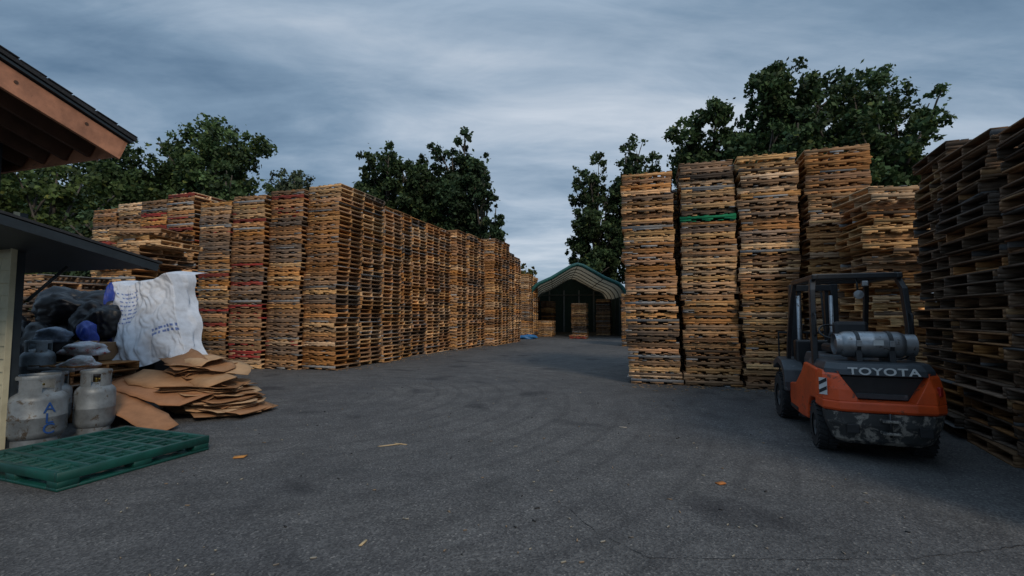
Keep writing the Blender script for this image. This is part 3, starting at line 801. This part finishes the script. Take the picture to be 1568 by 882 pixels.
        box(e,'inner_mast',(sx*.20,2.34,1.15),(.06,.10,1.95),blk,.005)
        tube(e,'lift_cylinder',[(sx*.235,2.22,.25),(sx*.235,2.22,1.95)],.032,M_steel2)
        tube(e,'tilt_cylinder',[(sx*.36,1.6,.6),(sx*.36,2.25,.75)],.035,blk)
        box(e,'fork_tine',(sx*.26,3.0,.06),(.11,1.1,.035),blk,.006);box(e,'fork_heel',(sx*.26,2.47,.32),(.11,.04,.55),blk,.006)
    box(e,'recess_back',(0,-.24,.79),(.95,.27,.26),blk,.01)
    loft('engine_hood_rear',[(.935,.535,-.49,.42,.14),(1.0,.53,-.475,.42,.14),(1.065,.50,-.42,.42,.13),(1.08,.46,-.36,.42,.12)],drk,.012)
    box(e,'recess_grille',(0,-.38,.70),(.5,.02,.06),drk,.005)
    box(e,'tow_bracket_top',(0,-.60,.47),(.16,.10,.03),scf,.008);box(e,'tow_bracket_low',(0,-.60,.34),(.16,.10,.03),scf,.008)
    tube(e,'tow_pin',[(0,-.615,.30),(0,-.615,.55)],.014,blk)
    for x in(-.33,.33):box(e,'strap_slot',(x,-.563,.36),(.12,.03,.10),blk,.008)
    loft('seat_hood',[(.60,.40,.38,1.25,.05),(1.0,.40,.38,1.2,.05),(1.10,.38,.40,1.15,.05)],drk,.02)
    box(e,'seat_cushion',(0,.78,1.17),(.46,.46,.12),blk,.04)
    box(e,'seat_back',(0,.52,1.36),(.40,.12,.36),blk,.05,(-.15,0,0))
    box(e,'dash',(0,1.62,1.02),(.86,.20,.44),blk,.03)
    box(e,'floor_plate',(0,1.35,.60),(.8,.4,.04),blk,.01)
    tube(e,'steering_column',[(0,1.55,1.1),(0,1.35,1.36)],.03,blk)
    V,F=tube_data([(.16*math.cos(t),.16*math.sin(t),0) for t in np.linspace(0,2*math.pi,25)],.014,8,False)
    mk('steering_wheel',V,F,blk,e,loc=(0,1.34,1.38),rot=(.65,0,0),smooth=True)
    for x in(.26,.32,.38):tube(e,'lever',[(x,1.5,1.15),(x,1.42,1.40)],.009,blk)
    box(e,'guard_cross_rear',(0,.28,2.12),(.90,.07,.07),blk,.012);box(e,'guard_cross_front',(0,1.42,2.12),(.90,.06,.06),blk,.012)
    for y in np.linspace(.45,1.28,7):box(e,'guard_bar',(0,y,2.125),(.86,.035,.03),blk,.005)
    for z_ in(.3,1.05,2.08):box(e,'mast_cross',(0,2.28,z_),(.62,.05,.10),blk,.006)
    box(e,'carriage_low',(0,2.44,.22),(.95,.04,.09),blk,.005);box(e,'carriage_top',(0,2.44,.55),(.95,.04,.09),blk,.005)
    for x in np.linspace(-.5,.5,8):box(e,'backrest_bar',(x,2.46,.95),(.022,.025,.75),blk,.003)
    box(e,'backrest_top',(0,2.46,1.33),(1.03,.03,.04),blk,.004)
    te=empty('lpg_tank',(0,-.14,1.27));te.parent=e
    R=.155;Lh=.36
    prof=[(.001,-Lh)]+[(R*math.sin(t),-Lh+.11-.11*math.cos(t)) for t in np.linspace(.2,math.pi/2,7)]+[(R,-.02),(R*1.01,-.01),(R*1.01,.01),(R,.02)]+[(R*math.sin(t),Lh-.11+.11*math.cos(t)) for t in np.linspace(math.pi/2,.2,7)]+[(.001,Lh)]
    lathe(te,'tank_shell',prof,M_steel2,36,rot=(0,math.pi/2,0))
    lathe(te,'tank_collar',[(R*.78,Lh-.08),(R*.82,Lh-.08),(R*.82,Lh+.06),(R*.78,Lh+.06),(R*.78,Lh-.08)],M_steel2,28,rot=(0,math.pi/2,0))
    lathe(te,'tank_foot',[(R*.78,-Lh-.01),(R*.82,-Lh-.01),(R*.82,-Lh+.08),(R*.78,-Lh+.08),(R*.78,-Lh-.01)],M_steel2,28,rot=(0,math.pi/2,0))
    tube(te,'tank_valve',[(Lh-.02,0,0),(Lh+.05,0,0)],.02,M_brass)
    box(te,'tank_label',(.03,-R-.002,.03),(.10,.004,.06),wht,0,(0,0,0))
    for x in(-.16,.16):
        lathe(te,'tank_strap',[(R+.004,x-.02),(R+.008,x-.02),(R+.008,x+.02),(R+.004,x+.02)],blk,36,rot=(0,math.pi/2,0))
        box(te,'strap_buckle',(x,-R-.012,.02),(.05,.02,.07),M_steel2,.004)
        prism(te,'tank_cradle',[(-.17,-.19),(.17,-.19),(.15,-.06),(.10,-.13),(0,-.160),(-.10,-.13),(-.15,-.06)],'x',x-.03,x+.03,blk,.004)
    tube(te,'fuel_hose',[(Lh+.05,0,0),(Lh+.10,.05,-.05),(Lh+.06,.22,-.16),(Lh-.02,.3,-.2)],.012,rub)
    rz=-.75
    cx,cy,cz=-.54,-.40,.80
    d_=Vector((math.cos(rz),math.sin(rz),0));nn=Vector((math.sin(rz),-math.cos(rz),0))
    off_=.045
    box(e,'reflector_plate',tuple(Vector((cx,cy,cz))+nn*off_),(.09,.004,.19),wht,0,(0,0,rz))
    for k in range(2):
        V=[];zb=-.085+.095*k
        for (u_,v_) in((-.043,zb),(.043,zb+.05),(.043,zb+.09),(-.043,zb+.04)):
            V.append(Vector((cx,cy,cz))+d_*u_+Vector((0,0,v_))+nn*(off_+.0045))
        mk('reflector_stripe',V,[(0,1,2,3)],blk,e)
    c=D.curves.new('rear_lettering','FONT');c.body='TOYOTA';c.size=.135;c.extrude=.003;c.offset=.003;c.align_x='CENTER';c.space_character=1.12
    c.materials.append(wht)
    o=D.objects.new('rear_lettering',c);COL.objects.link(o);o.parent=e;o.location=(0.0,-.488,.950);o.rotation_euler=(math.radians(83),0,0);o.scale=(1.12,.82,1)
    tube(e,'beacon_arm',[(.02,.30,2.10),(.02,.26,1.92)],.012,blk)
    lathe(e,'work_lamp',[(.001,-.03),(.05,-.03),(.055,.02),(.001,.025)],M_steel2,20,loc=(.02,.24,1.88),rot=(math.pi/2,0,0))
    box(e,'alarm_box',(.10,.27,2.02),(.07,.06,.07),M_steel2,.01)
    tube(e,'hose',[(.1,2.2,.5),(.12,2.15,1.2),(.1,2.2,2.0)],.015,rub)
forklift()

# ---------------------------------------------------------------- debris on ground
r=random.Random(44);V=[];F=[];C=[]
def chip(x,y,l,w_,rz,col,z=.006):
    o=len(V);M_=Matrix.Translation((x,y,z))@Matrix.Rotation(rz,4,'Z')@Matrix.Rotation(r.uniform(-.08,.08),4,'Y')
    for s_ in SG:V.append(tuple(M_@Vector((s_[0]*l*(1 if s_[1]>0 else .8),s_[1]*w_,s_[2]*.008))));C.append(col)
    F.extend([[i+o for i in f] for f in BF.tolist()])
for i in range(600):
    y=2.4+r.random()**1.3*22;x=r.uniform(-.5,.5)*y*1.7
    chip(x,y,r.uniform(.008,.05),r.uniform(.004,.012),r.uniform(0,3.1),r.choice([(.25,.18,.12),(.3,.27,.22),(.2,.17,.14),(.33,.29,.22),(.03,.03,.03)]))
for i in range(160):
    t=r.uniform(0,17);q=Vector((-5.25,14.07))+g*t+a*abs(r.gauss(.1,.35));chip(q.x,q.y,r.uniform(.03,.16),r.uniform(.01,.03),r.uniform(0,3.1),r.choice([(.4,.26,.14),(.3,.18,.1),(.2,.15,.1)]))
    t=r.uniform(0,5);q=Vector((2.81,11.43))+a*t-g*abs(r.gauss(.1,.35));chip(q.x,q.y,r.uniform(.03,.14),r.uniform(.01,.03),r.uniform(0,3.1),r.choice([(.4,.26,.14),(.3,.18,.1),(.2,.15,.1)]))
chip(-1.52,5.95,.30,.022,.35,(.5,.36,.2));chip(-1.40,6.0,.18,.018,-.3,(.5,.36,.2))
chip(-3.1,5.45,.14,.09,.2,(.6,.26,.07),.01);chip(2.0,4.6,.09,.06,.3,(.5,.18,.05),.01)
chip(-1.05,3.42,.10,.018,1.4,(.55,.4,.22));chip(1.6,6.9,.12,.02,-.5,(.45,.4,.33))
obj('ground_debris',mesh_np('ground_debris',V,F,np.array(C),M_card))

# ---------------------------------------------------------------- camera
cam=D.cameras.new('camera');cam.lens=16.5;cam.sensor_width=36;cam.clip_end=2000;cam.clip_start=.05
co=obj('camera',cam);co.location=(0,0,1.6);co.rotation_euler=(math.radians(93.5),0,0)
scene.camera=co
scene.view_settings.view_transform='Standard';scene.view_settings.look='None';scene.view_settings.exposure=0
